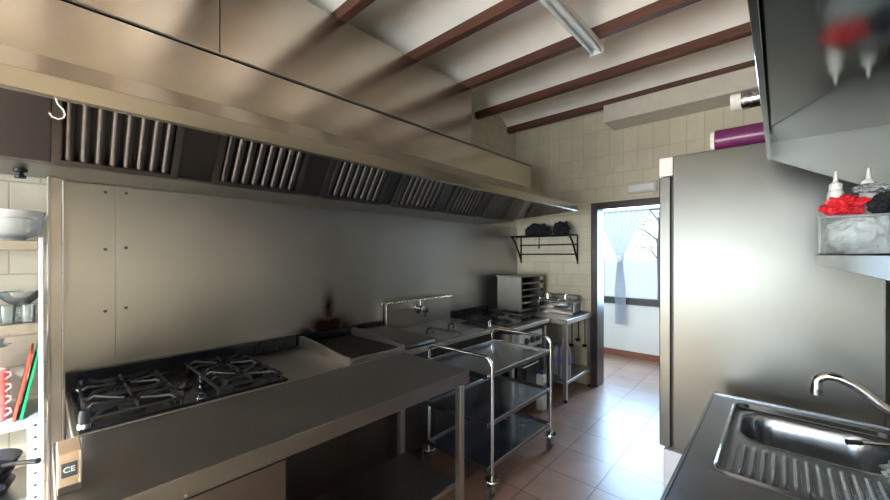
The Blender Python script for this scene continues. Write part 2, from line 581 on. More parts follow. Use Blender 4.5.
# ------------------------------------------------------------------ extraction hood
HY0, HY1 = -.60, 3.67
hood = thing('extraction_hood', 'long stainless steel extraction hood over the cooking line', 'extraction hood', (-2.1, 1.5, 1.93))
c = MB()
T = .004
lipz, lipx = 2.0, -1.52
outer = [(lipx, lipz), (lipx, 2.057), (-2.05, 2.30), (-2.05, 2.54), (-2.66, 2.54)]
inner = [(-2.66, 2.53), (-2.06, 2.53), (-2.06, 2.305), (lipx-.012, 2.052), (lipx-.012, lipz+.012), (lipx-.03, lipz+.012), (lipx-.03, lipz)]
c.box(lipx-.012, lipx, HY0, HY1, lipz, 2.057, .001).box(lipx-.03, lipx-.0118, HY0, HY1, lipz, lipz+.004, .001)
c.prism([(lipx, 2.057), (lipx-.012, 2.050), (-2.06, 2.295), (-2.05, 2.30)], 'y', HY0, HY1)
c.box(-2.06, -2.05, HY0, HY1, 2.295, 2.54, .001).box(-2.66, -2.05, HY0, HY1, 2.53, 2.54, .001)
for ye in (HY1-.006, HY0):
    c.prism([(lipx-.002, lipz+.001), (lipx-.002, 2.056), (-2.052, 2.298), (-2.052, 1.968)], 'y', ye, ye+.006)
    c.prism([(-2.052, 1.968), (-2.052, 2.538), (-2.66, 2.538), (-2.66, 1.932)], 'y', ye, ye+.006)
c.build('canopy', 'hood', hood, 20)
# thin folded seam along the top of the plenum
MB().box(-2.06, -2.04, HY0, HY1, 2.537, 2.546, .001).build('seam', 'dark_steel', hood)
MB().box(-2.66, -2.23, HY0, .648, 2.545, 3.168, .002).box(-2.66, -2.23, .652, 2.84, 2.545, 3.168, .002).build('duct_casing', 'hood', hood)
gm = MB()
gm.prism([(-2.66, 1.925), (-2.27, 1.930), (-2.27, 1.962), (-2.285, 1.962), (-2.285, 1.94), (-2.66, 1.935)], 'y', HY0+.01, HY1-.01)
gm.build('grease_gutter', 'dark_steel', hood)
# sloping filter bank: from the gutter up behind the lip
FA, FB = Vector((-2.275, 0, 1.945)), Vector((-2.07, 0, 2.24))
fd = (FB - FA); flen = fd.length; fd.normalize()
fn = Vector((fd.z, 0, -fd.x))          # faces down and into the room
def fpt(u, y, d):
    p = FA + fd*u + fn*d
    return (p.x, y, p.z)
def slab(mb, u0, u1, y0, y1, d0, d1):
    a, b_, c_, d_ = fpt(u0, 0, d0), fpt(u1, 0, d0), fpt(u1, 0, d1), fpt(u0, 0, d1)
    mb.prism([(a[0], a[2]), (b_[0], b_[2]), (c_[0], c_[2]), (d_[0], d_[2])], 'y', y0, y1)
filt = [(.03, .465), (.62, 1.10), (1.25, 1.74), (1.85, 2.35), (2.48, 2.93), (3.05, 3.45)]
blank = [(-.55, .026), (.469, .616), (1.104, 1.246), (1.744, 1.846), (2.354, 2.476), (2.934, 3.046), (3.454, 3.655)]
for y0, y1 in filt:
    f = MB()
    slab(f, 0, flen, y0, y0+.028, 0, .022); slab(f, 0, flen, y1-.028, y1, 0, .022)
    slab(f, 0, .022, y0+.028, y1-.028, 0, .022); slab(f, flen-.022, flen, y0+.028, y1-.028, 0, .022)
    slab(f, .01, flen-.01, y0+.02, y1-.02, -.03, -.026)
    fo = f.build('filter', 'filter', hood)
    bf = MB()
    n = 8
    w = (y1-y0-.056)/n
    for k in range(n):
        yc = y0+.028+w*(k+.5)
        pts = []
        for j in range(7):
            a = PI*j/6
            pts.append((yc - w*.34*math.cos(a), .016*math.sin(a) + .002))
        pts += [(yc+w*.30, -.002), (yc-w*.30, -.002)]
        t = bmesh.new()
        A = [t.verts.new(fpt(.02, y, d)) for y, d in pts]; B = [t.verts.new(fpt(flen-.02, y, d)) for y, d in pts]
        t.faces.new(A[::-1]); t.faces.new(B)
        for i in range(len(pts)):
            j = (i+1) % len(pts)
            t.faces.new((A[i], A[j], B[j], B[i]))
        bmesh.ops.recalc_face_normals(t, faces=t.faces)
        bf._merge(t)
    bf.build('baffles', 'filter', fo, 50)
for y0, y1 in blank:
    f = MB(); slab(f, 0, flen, y0, y1, 0, .006)
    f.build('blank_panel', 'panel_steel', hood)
ks = MB().lathe([(.0, 0), (.018, 0), (.018, .012), (.010, .016), (.010, .024), (.022, .028), (.022, .04), (0, .04)], (-2.45, -.06, 1.885), 16)
ks.build('lamp_socket', 'black_plastic', hood)

# S hook on the lip
so = MB().tube([(-1.553, .028, 2.006), (-1.553, .028, 2.018), (-1.548, .0285, 2.0235), (-1.542, .029, 2.018), (-1.540, .030, 1.996), (-1.540, .0335, 1.985), (-1.540, .044, 1.972), (-1.540, .048, 1.960), (-1.540, .044, 1.948), (-1.540, .034, 1.942), (-1.540, .022, 1.946), (-1.540, .017, 1.955)], .0022, 8).build('hook', 'white_enamel')
tag(so, 'small white S hook hanging from the lower lip of the extraction hood', 'hook')

# ------------------------------------------------------------------ wall cladding
p1 = MB().box(-2.679, -2.66, .075, .272, .30, 1.923, .001).build('splashback_panel', 'splash')
tag(p1, 'narrow steel splashback panel at the left end beside the rack', 'splashback')
for z in (1.885, 1.58, 1.25):
    MB().lathe([(0, .006), (.006, .005), (.008, 0), (0, 0)], (-2.66, .232, z), 12, 'x').build('screw', 'stone', p1)
p2 = MB().box(-2.679, -2.66, .274, 4.395, .30, 1.923, .001).build('splashback_panel', 'splash_soot')
tag(p2, 'wide steel splashback behind the cookers with a burnt soot mark', 'splashback')
for z in (1.89, 1.59, 1.26):
    MB().lathe([(0, .006), (.006, .005), (.008, 0), (0, 0)], (-2.66, .316, z), 12, 'x').build('screw', 'stone', p2)
po = MB().prism([(-2.62, .020), (-2.56, .020), (-2.56, .030), (-2.575, .030), (-2.575, .068), (-2.62, .068)], 'z', 0, 1.924, .001).build('support_post', 'steel')
tag(po, 'narrow steel post from hood to floor between rack and splashback', 'post')

# ------------------------------------------------------------------ cooking line
FX = -1.955           # front of the tops of the cooking units
BX = -2.655
def feet(parent, x0, x1, y0, y1, h=.12):
    for x in (x0, x1):
        for y in (y0, y1):
            MB().lathe([(.0, 0), (.024, 0), (.024, .015), (.016, .02), (.016, h), (0, h)], (x, y, 0), 14).build('foot', 'dark_steel', parent)
def upstand(parent, y0, y1, slots=None):
    m = MB().box(BX, BX+.03, y0, y1, .872, .962, .003).box(BX+.03, BX+.045, y0, y1, .94, .962, .003)
    m.build('rear_vent', 'black_enamel', parent)
    if slots:
        m = MB()
        n = int((slots[1]-slots[0])/.016)
        for k in range(n):
            y = slots[0]+.016*k
            m.box(BX+.03, BX+.048, y, y+.008, .885, .955, .001)
        m.build('vent_fins', 'iron_worn', parent)

# gas hob
hob = thing('gas_hob', 'black gas hob set in a steel top below the left splashback', 'gas hob', (-2.3, .66, 0))
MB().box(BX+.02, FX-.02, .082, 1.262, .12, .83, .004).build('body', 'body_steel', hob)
feet(hob, BX+.08, FX-.08, .16, 1.18)
MB().box(BX, FX, .080, 1.266, .832, .870, .003).build('top', 'steel', hob)
upstand(hob, .082, 1.264, (.98, 1.26))
hx0, hx1, hy0, hy1 = -2.555, -1.965, .095, .90
m = MB().box(hx0, hx1, hy0, hy1, .8705, .876, .002)
m.box(hx0, hx0+.012, hy0, hy1, .876, .884, .002).box(hx1-.012, hx1, hy0, hy1, .876, .884, .002)
m.box(hx0, hx1, hy0, hy0+.012, .876, .884, .002).box(hx0, hx1, hy1-.012, hy1, .876, .884, .002)
m.build('hob_plate', 'black_enamel', hob)
def burner(cx, cy, r):
    b_ = MB().lathe([(0, .877), (r, .877), (r, .889), (r*.9, .894), (r*.72, .895), (r*.7, .889), (0, .889)], (cx, cy, 0), 28).build('burner', 'iron_worn', hob)
    MB().lathe([(0, .893), (r*.62, .893), (r*.64, .899), (r*.5, .905), (0, .906)], (cx, cy, 0), 28).build('burner_cap', 'black_iron', b_)
def grate(cx, cy, wx, wy):
    """cast iron pan support: frame with bent fingers"""
    g = MB()
    r = .0075
    zt = .926
    for sx in (-1, 1):
        g.tube([(cx+sx*wx, cy-wy, zt-.012), (cx+sx*wx, cy+wy, zt-.012)], r, 8)
    for sy in (-1, 1):
        g.tube([(cx-wx, cy+sy*wy, zt-.012), (cx+wx, cy+sy*wy, zt-.012)], r, 8)
    for sx in (-1, 1):
        for sy in (-1, 1):
            g.tube([(cx+sx*wx, cy+sy*wy, zt-.008), (cx+sx*wx*1.0, cy+sy*wy, .8765)], r, 8)
    for k in range(8):
        a = k*PI/4
        dx, dy = math.cos(a), math.sin(a)
        s_ = min(wx/abs(dx) if abs(dx) > .01 else 9, wy/abs(dy) if abs(dy) > .01 else 9)
        g.tube([(cx+dx*s_, cy+dy*s_, zt-.012), (cx+dx*s_*.86, cy+dy*s_*.86, zt+.006), (cx+dx*s_*.6, cy+dy*s_*.6, zt), (cx+dx*.035, cy+dy*.035, zt-.004)], [r, r, r*.9, r*.7], 8)
    g.build('pan_support', 'iron_worn', hob)
burner(-2.40, .275, .060); burner(-2.11, .275, .048)
grate(-2.40, .275, .132, .150); grate(-2.11, .275, .132, .150)
burner(-2.40, .72, .060); burner(-2.11, .72, .048)
grate(-2.40, .72, .132, .150); grate(-2.11, .72, .132, .150)
burner(-2.26, .498, .035)
# tall black pilot housings at the corners, chrome-collared taps along the front
for (x, y, h) in ((-1.985, .115, .075), (-2.535, .135, .06), (-2.26, .575, .04), (-1.995, .50, .03)):
    kb = MB().lathe([(0, .877), (.020, .877), (.020, .877+h*.7), (.014, .877+h), (0, .877+h)], (x, y, 0), 18).build('pilot_cap', 'black_iron', hob)
    MB().lathe([(.021, .885), (.0235, .885), (.0235, .885+h*.25), (.021, .885+h*.25)], (x, y, 0), 18, closed=True).build('collar', 'chrome', kb)
kb = MB().cyl((-1.99, .42, .89), (-2.06, .44, .905), .014, 14).build('lighter_tube', 'chrome', hob)

# charcoal grill with high side plates
gr = thing('char_grill', 'black ridged grill plate between tall steel side guards', 'grill', (-2.3, 1.5, 0))
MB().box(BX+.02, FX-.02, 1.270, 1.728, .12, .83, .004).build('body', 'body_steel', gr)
feet(gr, BX+.08, FX-.08, 1.33, 1.67)
MB().box(BX, FX+.005, 1.269, 1.730, .832, .872, .003).build('top', 'steel', gr)
upstand(gr, 1.270, 1.729)
def guard(y):
    return MB().prism([(-2.605, .873), (-2.605, .952), (-2.56, .960), (-2.44, .956), (-2.02, .918), (-1.955, .918), (-1.955, .873)], 'y', y, y+.012, .0015)
guard(1.272).build('side_guard', 'steel', gr)
guard(1.716).build('side_guard', 'steel', gr)
MB().box(-1.985, -1.955, 1.285, 1.715, .873, .902, .003).build('front_rim', 'steel', gr)
m = MB().box(-2.60, -1.99, 1.288, 1.713, .873, .895, .002)
for k in range(22):
    y = 1.30+.0185*k
    m.box(-2.59, -2.0, y, y+.009, .893, .903, .002)
m.build('grill_plate', 'black_iron', gr)
MB().box(-1.954, -1.944, 1.275, 1.725, .845, .866, .002).build('drip_slot', 'black_plastic', gr)

# plancha
pl = thing('griddle', 'low dark steel griddle plate right of the black grill', 'griddle', (-2.3, 1.9, 0))
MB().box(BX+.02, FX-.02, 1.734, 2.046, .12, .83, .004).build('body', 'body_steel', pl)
feet(pl, BX+.08, FX-.08, 1.79, 1.99)
MB().box(BX, FX+.005, 1.733, 2.047, .832, .872, .003).build('top', 'steel', pl)
m = MB().box(BX, BX+.05, 1.735, 2.045, .873, .965, .012)
m.build('rear_vent', 'black_enamel', pl)
MB().prism([(-2.60, .873), (-2.60, .935), (-2.58, .935), (-1.985, .915), (-1.957, .905), (-1.957, .885), (-1.97, .873)], 'y', 1.742, 2.040, .002).build('griddle_plate', 'dark_steel', pl)
MB().box(-1.960, -1.954, 1.75, 2.035, .875, .885, .001).build('grease_slot', 'black_plastic', pl)

# pasta cooker / bain marie with a tall tap panel
pc = thing('pasta_cooker', 'steel pasta cooker with tall ribbed tap panel behind two lid handles', 'pasta cooker', (-2.3, 2.5, 0))
MB().box(BX+.02, FX-.02, 2.052, 2.948, .12, .83, .004).build('body', 'body_steel', pc)
feet(pc, BX+.08, FX-.08, 2.12, 2.88)
MB().box(BX, FX, 2.051, 2.949, .832, .872, .003).build('top', 'steel', pc)
m = MB().box(-2.63, -2.60, 2.060, 2.945, .873, 1.115, .002)
m.build('back_panel', 'steel', pc)
MB().box(-2.655, -2.575, 2.060, 2.072, .873, 1.118, .002).build('panel_side', 'steel', pc)
m = MB().box(-2.655, -2.572, 2.074, 2.945, 1.116, 1.124, .001)
m.build('panel_ledge', 'steel', pc)
m = MB()
for k in range(23):
    y = 2.082+.0375*k
    m.box(-2.576, -2.560, y, y+.022, 1.112, 1.130, .003)
m.build('ledge_ribs', 'chrome', pc)
tp = MB().lathe([(0, 0), (.034, 0), (.034, .012), (.02, .02), (.018, .06), (.026, .066), (.026, .10), (0, .10)], (-2.60, 2.44, 1.04), 18, 'x').build('tap', 'chrome', pc)
m = MB().cyl((-2.535, 2.44, 1.075), (-2.535, 2.44, 1.115), .018, 14)
m.build('tap_neck', 'chrome', tp)
m = MB()
for dy in (-.055, .055):
    m.cyl((-2.52, 2.44, 1.035), (-2.515, 2.44+dy, 1.02), .010, 10)
    m.blob((-2.513, 2.44+dy, 1.018), (.020, .022, .024), .05, 2, 2, 1)
m.tube([(-2.51, 2.44, 1.03), (-2.48, 2.44, 1.0), (-2.475, 2.44, .965)], .012, 10)
m.build('tap_handle', 'black_iron', tp)
for (y0, y1, hy) in ((2.10, 2.375, 2.19), (2.40, 2.70, 2.46)):
    l = MB().box(-2.50, -1.98, y0, y1, .873, .885, .004).box(-2.47, -2.01, y0+.025, y1-.025, .885, .892, .003).build('lid', 'steel', pc)
    MB().tube([(-2.165, hy-.035, .890), (-2.165, hy-.035, .925), (-2.165, hy-.02, .937), (-2.165, hy+.02, .937), (-2.165, hy+.035, .925), (-2.165, hy+.035, .890)], .009, 8).build('lid_handle', 'black_plastic', l)
m = MB().box(-2.50, -1.98, 2.73, 2.93, .873, .881, .003)
l = m.build('drain_plate', 'dark_steel', pc)
m = MB()
for k in range(5):
    m.cyl((-2.10-.05*k, 2.76, .887), (-2.10-.05*k, 2.90, .887), .006, 8)
m.build('drain_bars', 'iron_worn', l)
MB().tube([(-2.0, 2.80, .881), (-2.0, 2.80, .935), (-2.0, 2.815, .945), (-2.0, 2.83, .935), (-2.0, 2.83, .881)], .005, 8).build('plate_handle', 'chrome', l)
for k in range(4):
    MB().lathe([(0, .022), (.020, .02), (.024, .01), (.024, 0), (0, 0)], (-1.975, 2.15+.22*k, .76), 16, 'x').build('control_knob', 'black_plastic', pc)

# solid top range by the corner
rg = thing('solid_top_range', 'black topped range with bright steel front edge before the corner oven', 'range', (-2.25, 3.3, 0))
RX = -1.82
MB().box(BX+.02, RX-.06, 2.955, 3.655, .80, .832, .003).build('body', 'body_steel', rg)
for x in (BX+.05, RX-.05):
    for y in (2.985, 3.625):
        MB().box(x-.02, x+.02, y-.02, y+.02, 0, .80, .002).build('leg', 'steel', rg)
MB().box(BX, RX, 2.953, 3.66, .832, .870, .003).build('top', 'steel', rg)
MB().box(BX, BX+.04, 2.955, 3.655, .872, .945, .004).build('rear_vent', 'black_enamel', rg)
MB().box(-2.59, -1.90, 2.975, 3.64, .871, .881, .003).build('hot_plate', 'black_glass', rg)
for cx, cy, r in ((-2.40, 3.15, .12), (-2.08, 3.15, .10), (-2.38, 3.47, .10), (-2.08, 3.47, .12)):
    MB().lathe([(r-.012, .8805), (r, .8805), (r, .890), (r-.012, .890)], (cx, cy, 0), 32, closed=True).lathe([(0, .8805), (r-.03, .8805), (r-.035, .887), (0, .887)], (cx, cy, 0), 32).build('heat_ring', 'black_iron', rg)

# ------------------------------------------------------------------ pass table in front of the cooking line
tb = thing('work_table', 'large grey steel work table in front of the gas hob', 'work table', (-1.65, .9, 0))
TX0, TX1, TY0, TY1 = -1.935, -1.35, .028, 1.70
m = MB().box(TX0, TX1, TY0, TY1, .866, .872, .0015)
m.box(TX1-.006, TX1, TY0, TY1, .80, .868, .0015).box(TX0, TX1, TY1-.006, TY1, .80, .868, .0015)
m.box(TX0, TX1, TY0, TY0+.006, .80, .868, .0015).box(TX0, TX0+.006, TY0, TY1, .80, .868, .0015)
m.build('tabletop', 'table_steel', tb)
for x in (TX0+.03, TX1-.035):
    for y in (TY0+.05, TY1-.05):
        lg = MB().box(x-.02, x+.02, y-.02, y+.02, .03, .80, .003).build('leg', 'steel', tb)
        MB().lathe([(0, 0), (.024, 0), (.024, .02), (.014, .025), (.014, .034), (0, .034)], (x, y, 0), 14).build('leg_foot', 'black_plastic', lg)
MB().box(TX0+.052, TX1-.058, .70, TY1-.03, .185, .215, .003).build('undershelf', 'dark_steel', tb)
m = MB().box(TX0+.1, TX1-.018, TY0+.075, .62, .10, .795, .003)
cb = m.build('cabinet', 'body_steel', tb)
MB().box(TX1-.018, TX1-.012, TY0+.08, .615, .105, .79, .002).build('cabinet_door', 'door_steel', cb)
for y in (.30, .56):
    MB().lathe([(0, .005), (.006, .004), (.007, 0), (0, 0)], (TX1, y, .812), 12, 'x').build('screw', 'chrome', tb)
MB().box(TX1-.14, TX1-.05, TY1+.0, TY1+.004, .825, .845, .001).build('corner_bracket', 'chrome', tb)

# control box with CE plate on the left end of that table
cbx = thing('control_box', 'tan metal control box with CE plate at the table left end', 'control box', (-1.55, .055, .872))
MB().box(-1.62, -1.50, .031, .081, .8735, .985, .003).build('housing', 'champagne', cbx)
MB().box(-1.501, -1.4965, .031, .081, .8735, .893, .001).build('lower_trim', 'dark_steel', cbx)
MB().box(-1.501, -1.4965, .076, .081, .893, .985, .001).build('side_trim', 'steel', cbx)
pt = MB().box(-1.501, -1.497, .038, .071, .918, .958, .001).build('rating_plate', 'label_dark', cbx)
def text_mesh(txt, size, name, mat, parent, loc, rot, ext=.0006):
    cu = bpy.data.curves.new('txt', 'FONT')
    cu.body = txt; cu.size = size; cu.extrude = ext; cu.offset = size*.02
    cu.align_x = 'CENTER'; cu.align_y = 'CENTER'
    to = bpy.data.objects.new('txt', cu)
    COL.objects.link(to)
    dg = bpy.context.evaluated_depsgraph_get()
    me = bpy.data.meshes.new_from_object(to.evaluated_get(dg))
    COL.objects.unlink(to); bpy.data.objects.remove(to)
    me.materials.clear(); me.materials.append(M[mat])
    o = bpy.data.objects.new(name, me)
    COL.objects.link(o)
    o.parent = parent
    o.location = Vector(loc) - wloc(parent)
    o.rotation_euler = rot
    return o
text_mesh('CE', .021, 'lettering', 'letter', pt, (-1.4962, .0545, .939), (PI/2, 0, PI/2))
# ------------------------------------------------------------------ serving trolley
ct = thing('serving_trolley', 'three tier steel serving trolley with round tube push handles', 'trolley', (-1.645, 2.345, 0))
CX0, CX1, CY0, CY1 = -1.93, -1.36, 1.94, 2.75
for y in (CY0, CY1):
    pts = [(CX0, y, .115), (CX0, y, .825)]
    R = .065
    for k in range(1, 7):
        a = PI/2*k/6
        pts.append((CX0+R-R*math.cos(a), y, .825+R*math.sin(a)))
    for k in range(0, 7):
        a = PI/2*k/6
        pts.append((CX1-R+R*math.sin(a), y, .825+R*math.cos(a)))
    pts += [(CX1, y, .115)]
    MB().tube(pts, .0115, 14).build('push_handle', 'chrome', ct)
for z in (.765, .455, .175):
    x0, x1, y0, y1 = CX0+.014, CX1-.014, CY0-.03, CY1+.03
    m = MB().box(x0, x1, y0, y1, z, z+.006, .001)
    for (a, b_, c_, d_) in ((x0, x0+.012, y0, y1), (x1-.012, x1, y0, y1), (x0, x1, y0, y0+.012), (x0, x1, y1-.012, y1)):
        m.box(a, b_, c_, d_, z-.012, z+.022, .004)
    sh = m.build('tray_shelf', 'shelf_steel', ct)
    m = MB()
    for x in (x0, x1):
        for y in (CY0, CY1):
            m.lathe([(0, -.003), (.007, -.003), (.007, .003), (0, .003)], (x, y, z+.005), 12, 'x')
    m.build('fixing_screw', 'chrome', sh)
for x in (CX0, CX1):
    for y in (CY0, CY1):
        k = MB().lathe([(0, .108), (.045, .108), (.047, .114), (.045, .120), (0, .12)], (x, y, 0), 20)
        k.cyl((x, y, .10), (x, y, .13), .014, 12)
        k.box(x-.022, x-.016, y-.03, y+.015, .045, .105, .002).box(x+.016, x+.022, y-.03, y+.015, .045, .105, .002).box(x-.022, x+.022, y-.02, y+.02, .100, .106, .002)
        k = k.build('caster', 'chrome', ct)
        MB().lathe([(.0, -.014), (.034, -.014), (.040, -.008), (.040, .008), (.034, .014), (0, .014)], (x, y-.018, .0405), 20, 'x').build('wheel', 'rubber', k)

# ------------------------------------------------------------------ corner: worktable, oven, fryer, bottles
wt = thing('corner_table', 'steel corner table beside the doorway carrying the twin fryer', 'table', (-2.1, 4.05, 0))
EX0, EX1, EY0, EY1 = -2.655, -1.635, 3.68, 4.385
m = MB().box(EX0, EX1, EY0, EY1, .866, .872, .0015)
m.box(EX1-.006, EX1, EY0, EY1, .822, .868, .0015).box(EX0, EX1, EY0, EY0+.006, .822, .868, .0015)
m.build('tabletop', 'steel', wt)
for x in (EX0+.03, EX1-.03):
    for y in (EY0+.03, EY1-.03):
        lg = MB().box(x-.018, x+.018, y-.018, y+.018, .03, .865, .002).build('leg', 'steel', wt)
        MB().lathe([(0, 0), (.02, 0), (.02, .02), (.012, .025), (.012, .033), (0, .033)], (x, y, 0), 12).build('leg_foot', 'black_plastic', lg)
MB().box(EX0+.01, EX1-.01, EY0+.01, EY1-.01, .195, .225, .002).build('undershelf', 'steel', wt)

ov = thing('grill_oven', 'squat steel salamander oven in the corner under the wall rack', 'oven', (-2.35, 3.98, .873))
OX0, OX1, OY0, OY1 = -2.53, -2.20, 3.72, 4.26
m = MB()
m.box(OX0, OX1, OY0, OY0+.02, .893, 1.285, .003).box(OX0, OX1, OY1-.02, OY1, .893, 1.285, .003)
m.box(OX0, OX0+.02, OY0+.02, OY1-.02, .893, 1.285, .003).box(OX0-.01, OX1+.012, OY0-.01, OY1+.01, 1.285, 1.305, .004)
m.box(OX0, OX1, OY0+.02, OY1-.02, .893, .915, .003)
m.build('casing', 'dark_steel', ov)
MB().box(OX0+.02, OX0+.03, OY0+.02, OY1-.02, .915, 1.285, 0).build('dark_liner', 'black_enamel', ov)
for z in (.985, 1.06, 1.135, 1.21):
    m = MB().box(OX0+.03, OX1-.002, OY0+.02, OY1-.10, z, z+.012, .002)
    m.box(OX1-.01, OX1+.004, OY0+.03, OY1-.11, z-.004, z+.016, .003)
    m.build('grill_rack', 'dark_steel', ov)
m = MB().box(OX0+.03, OX1, OY1-.10, OY1-.02, .915, 1.285, .002).build('control_panel', 'steel', ov)
for z in (1.02, 1.12, 1.22):
    MB().lathe([(0, .025), (.016, .022), (.02, 0), (0, 0)], (OX1, OY1-.06, z), 14, 'x').build('control_knob', 'black_plastic', m)
for x in (OX0+.04, OX1-.04):
    for y in (OY0+.04, OY1-.04):
        MB().cyl((x, y, .873), (x, y, .895), .015, 12).build('foot', 'black_plastic', ov)

fr = thing('countertop_fryer', 'chrome twin fryer with raised basket handles on the corner table', 'fryer', (-1.95, 4.2, .873))
QX0, QX1, QY0, QY1 = -2.16, -1.72, 4.02, 4.36
m = MB().box(QX0, QX1, QY0, QY1, .885, 1.0, .008).box(QX0-.01, QX1+.01, QY0-.01, QY1+.01, 1.0, 1.012, .003)
m.build('tank', 'chrome', fr)
m = MB().box(QX0+.05, QX1-.05, QY1-.08, QY1, 1.012, 1.07, .006)
m.build('control_head', 'dark_steel', fr)
for x in (QX0+.11, QX1-.11):
    b_ = MB().box(x-.08, x+.08, QY0+.03, QY1-.10, 1.012, 1.026, .004).build('basket', 'dark_steel', fr)
    MB().tube([(x, QY0+.05, 1.02), (x, QY0-.02, 1.045), (x, QY0-.14, 1.05)], .010, 10).build('basket_handle', 'chrome', b_)
    MB().tube([(x, QY0+.05, 1.02), (x, QY0+.05, 1.09), (x+.03, QY0+.06, 1.10), (x+.07, QY0+.08, 1.09)], .007, 8).build('basket_hook', 'chrome', b_)
for x in (QX0+.015, QX1-.015):
    MB().box(x-.010, x+.010, QY0-.018, QY0-.008, .890, 1.06, .003).build('corner_upright', 'chrome', fr)
MB().box(QX0, QX1, QY0-.03, QY0-.008, .873, .892, .003).build('front_bar', 'chrome', fr)
for x in (QX0+.05, QX1-.05):
    for y in (QY0+.05, QY1-.05):
        MB().cyl((x, y, .873), (x, y, .887), .014, 12).build('foot', 'black_plastic', fr)

# white appliance under the range edge
wa = thing('white_cooker', 'white fronted cooker with dark knobs under the range edge', 'cooker', (-1.98, 3.40, 0))
MB().box(-2.40, -1.88, 3.10, 3.56, .05, .62, .005).build('body', 'black_enamel', wa)
cp = MB().box(-2.40, -1.85, 3.10, 3.56, .622, .775, .008).build('control_panel', 'white_enamel', wa)
for y in (3.22, 3.33, 3.44):
    MB().lathe([(0, .03), (.024, .026), (.034, .004), (.034, 0), (0, 0)], (-1.85, y, .70), 18, 'x').build('knob', 'black_plastic', cp)
for z in (.18, .45):
    MB().tube([(-1.88, 3.16, z), (-1.85, 3.16, z), (-1.85, 3.50, z), (-1.88, 3.50, z)], .007, 8).build('rail', 'chrome', wa)
for x in (-2.36, -1.92):
    for y in (3.14, 3.52):
        MB().cyl((x, y, 0), (x, y, .052), .016, 10).build('foot', 'black_plastic', wa)

def bottle(x, y, z, lab, h=.34, r=.045, mat='water_bottle', cap='blue', label_mat='bottle_label'):
    b_ = thing('water_bottle', lab, 'bottle', (x, y, z))
    s_ = h/.34
    prof = [(0, .0), (r*.85, 0), (r, .012*s_), (r, .06*s_), (r*.94, .07*s_), (r, .08*s_), (r, .11*s_), (r*.94, .12*s_), (r, .13*s_), (r, .22*s_), (r*.85, .26*s_), (r*.4, .305*s_), (r*.33, .315*s_), (r*.33, .325*s_), (0, .325*s_)]
    MB().lathe(prof, (x, y, z), 20).build('bottle_body', mat, b_)
    MB().lathe([(r*1.012, .13*s_), (r*1.02, .135*s_), (r*1.02, .205*s_), (r*1.012, .21*s_)], (x, y, z), 20, closed=True).build('bottle_label', label_mat, b_)
    MB().lathe([(0, .318*s_), (r*.38, .318*s_), (r*.38, .34*s_), (0, .34*s_)], (x, y, z), 16).build('cap', cap, b_)
    return b_
bottle(-1.715, 3.80, .2255, 'large clear water bottle standing by the right table leg', .42, .066, 'water_bottle', 'white_cap')
bottle(-1.850, 3.87, .2255, 'clear bottle with purple label behind the right table leg', .34, .056, 'water_bottle', 'blue')
jx, jy = -1.765, 3.37
ca = thing('bleach_jug', 'small white plastic jug on the floor in front of the white cooker', 'jug', (jx, jy, 0))
MB().box(jx-.04, jx+.04, jy-.045, jy+.045, 0, .36, .012).build('jug_body', 'white_enamel', ca)
MB().cyl((jx, jy, .36), (jx, jy, .395), .018, 14).build('cap', 'blue', ca)
MB().tube([(jx, jy+.03, .35), (jx, jy+.035, .385), (jx, jy-.01, .39)], .007, 8).build('handle', 'white_enamel', ca)
MB().box(jx+.0395, jx+.0412, jy-.032, jy+.032, .22, .28, .001).build('label_band', 'bottle_label', ca)
MB().box(jx-.030, jx+.030, jy-.0462, jy-.0445, .16, .26, .001).build('label_patch', 'bottle_label', ca)
def utensil(x, h0, r, lab, ladle=True):
    u = thing('ladle', lab, 'ladle', (x, 4.372, h0), 'ladles hanging under the corner table')
    MB().tube([(x, 4.395, .80), (x, 4.37, .80), (x, 4.365, .79), (x, 4.37, h0+.05), (x, 4.366, h0+.02)], .006, 8).build('handle', 'iron_worn', u)
    MB().lathe([(0, 0), (r*.6, .006), (r, .03), (r*.96, .032), (r*.55, .010), (0, .005)], (x, 4.352, h0-.01), 18).build('bowl', 'iron_worn', u)
utensil(-1.72, .46, .030, 'dark ladle hanging on the tiles nearest the doorway')
utensil(-1.80, .52, .034, 'dark ladle hanging on the tiles, second from the doorway')
utensil(-1.88, .44, .030, 'dark ladle hanging on the tiles, third from the doorway')
rl = MB().tube([(-1.95, 4.385, .806), (-1.66, 4.385, .806)], .004, 8).build('utensil_rail', 'iron_worn')
tag(rl, 'thin dark utensil rail fixed low on the tiles under the corner table', 'rail')

# ------------------------------------------------------------------ dark iron rack on the far wall
rk = thing('wall_rack', 'dark iron pot rack on the far tiled wall left of the doorway', 'rack', (-2.2, 4.4, 1.6))
for x in (-2.60, -1.82):
    m = MB()
    m.box(x-.008, x+.008, 4.385, 4.399, 1.44, 1.80, .002)
    m.tube([(x, 4.39, 1.79), (x, 4.15, 1.79)], .010, 8)
    m.tube([(x, 4.388, 1.48), (x, 4.33, 1.58), (x, 4.25, 1.70), (x, 4.16, 1.785)], .012, 8)
    m.build('bracket', 'black_iron', rk)
for (y, z) in ((4.16, 1.79), (4.27, 1.785), (4.38, 1.68), (4.38, 1.56)):
    MB().tube([(-2.61, y, z), (-1.81, y, z)], .009, 8).build('bar', 'black_iron', rk)
m = MB()
m.tube([(-2.21, 4.16, 1.805), (-2.21, 4.165, 1.78), (-2.21, 4.16, 1.66)], .006, 8).blob((-2.21, 4.16, 1.645), (.012, .010, .02), .05, 2, 2)
hk2 = m.build('hanging_hook', 'black_iron', rk)
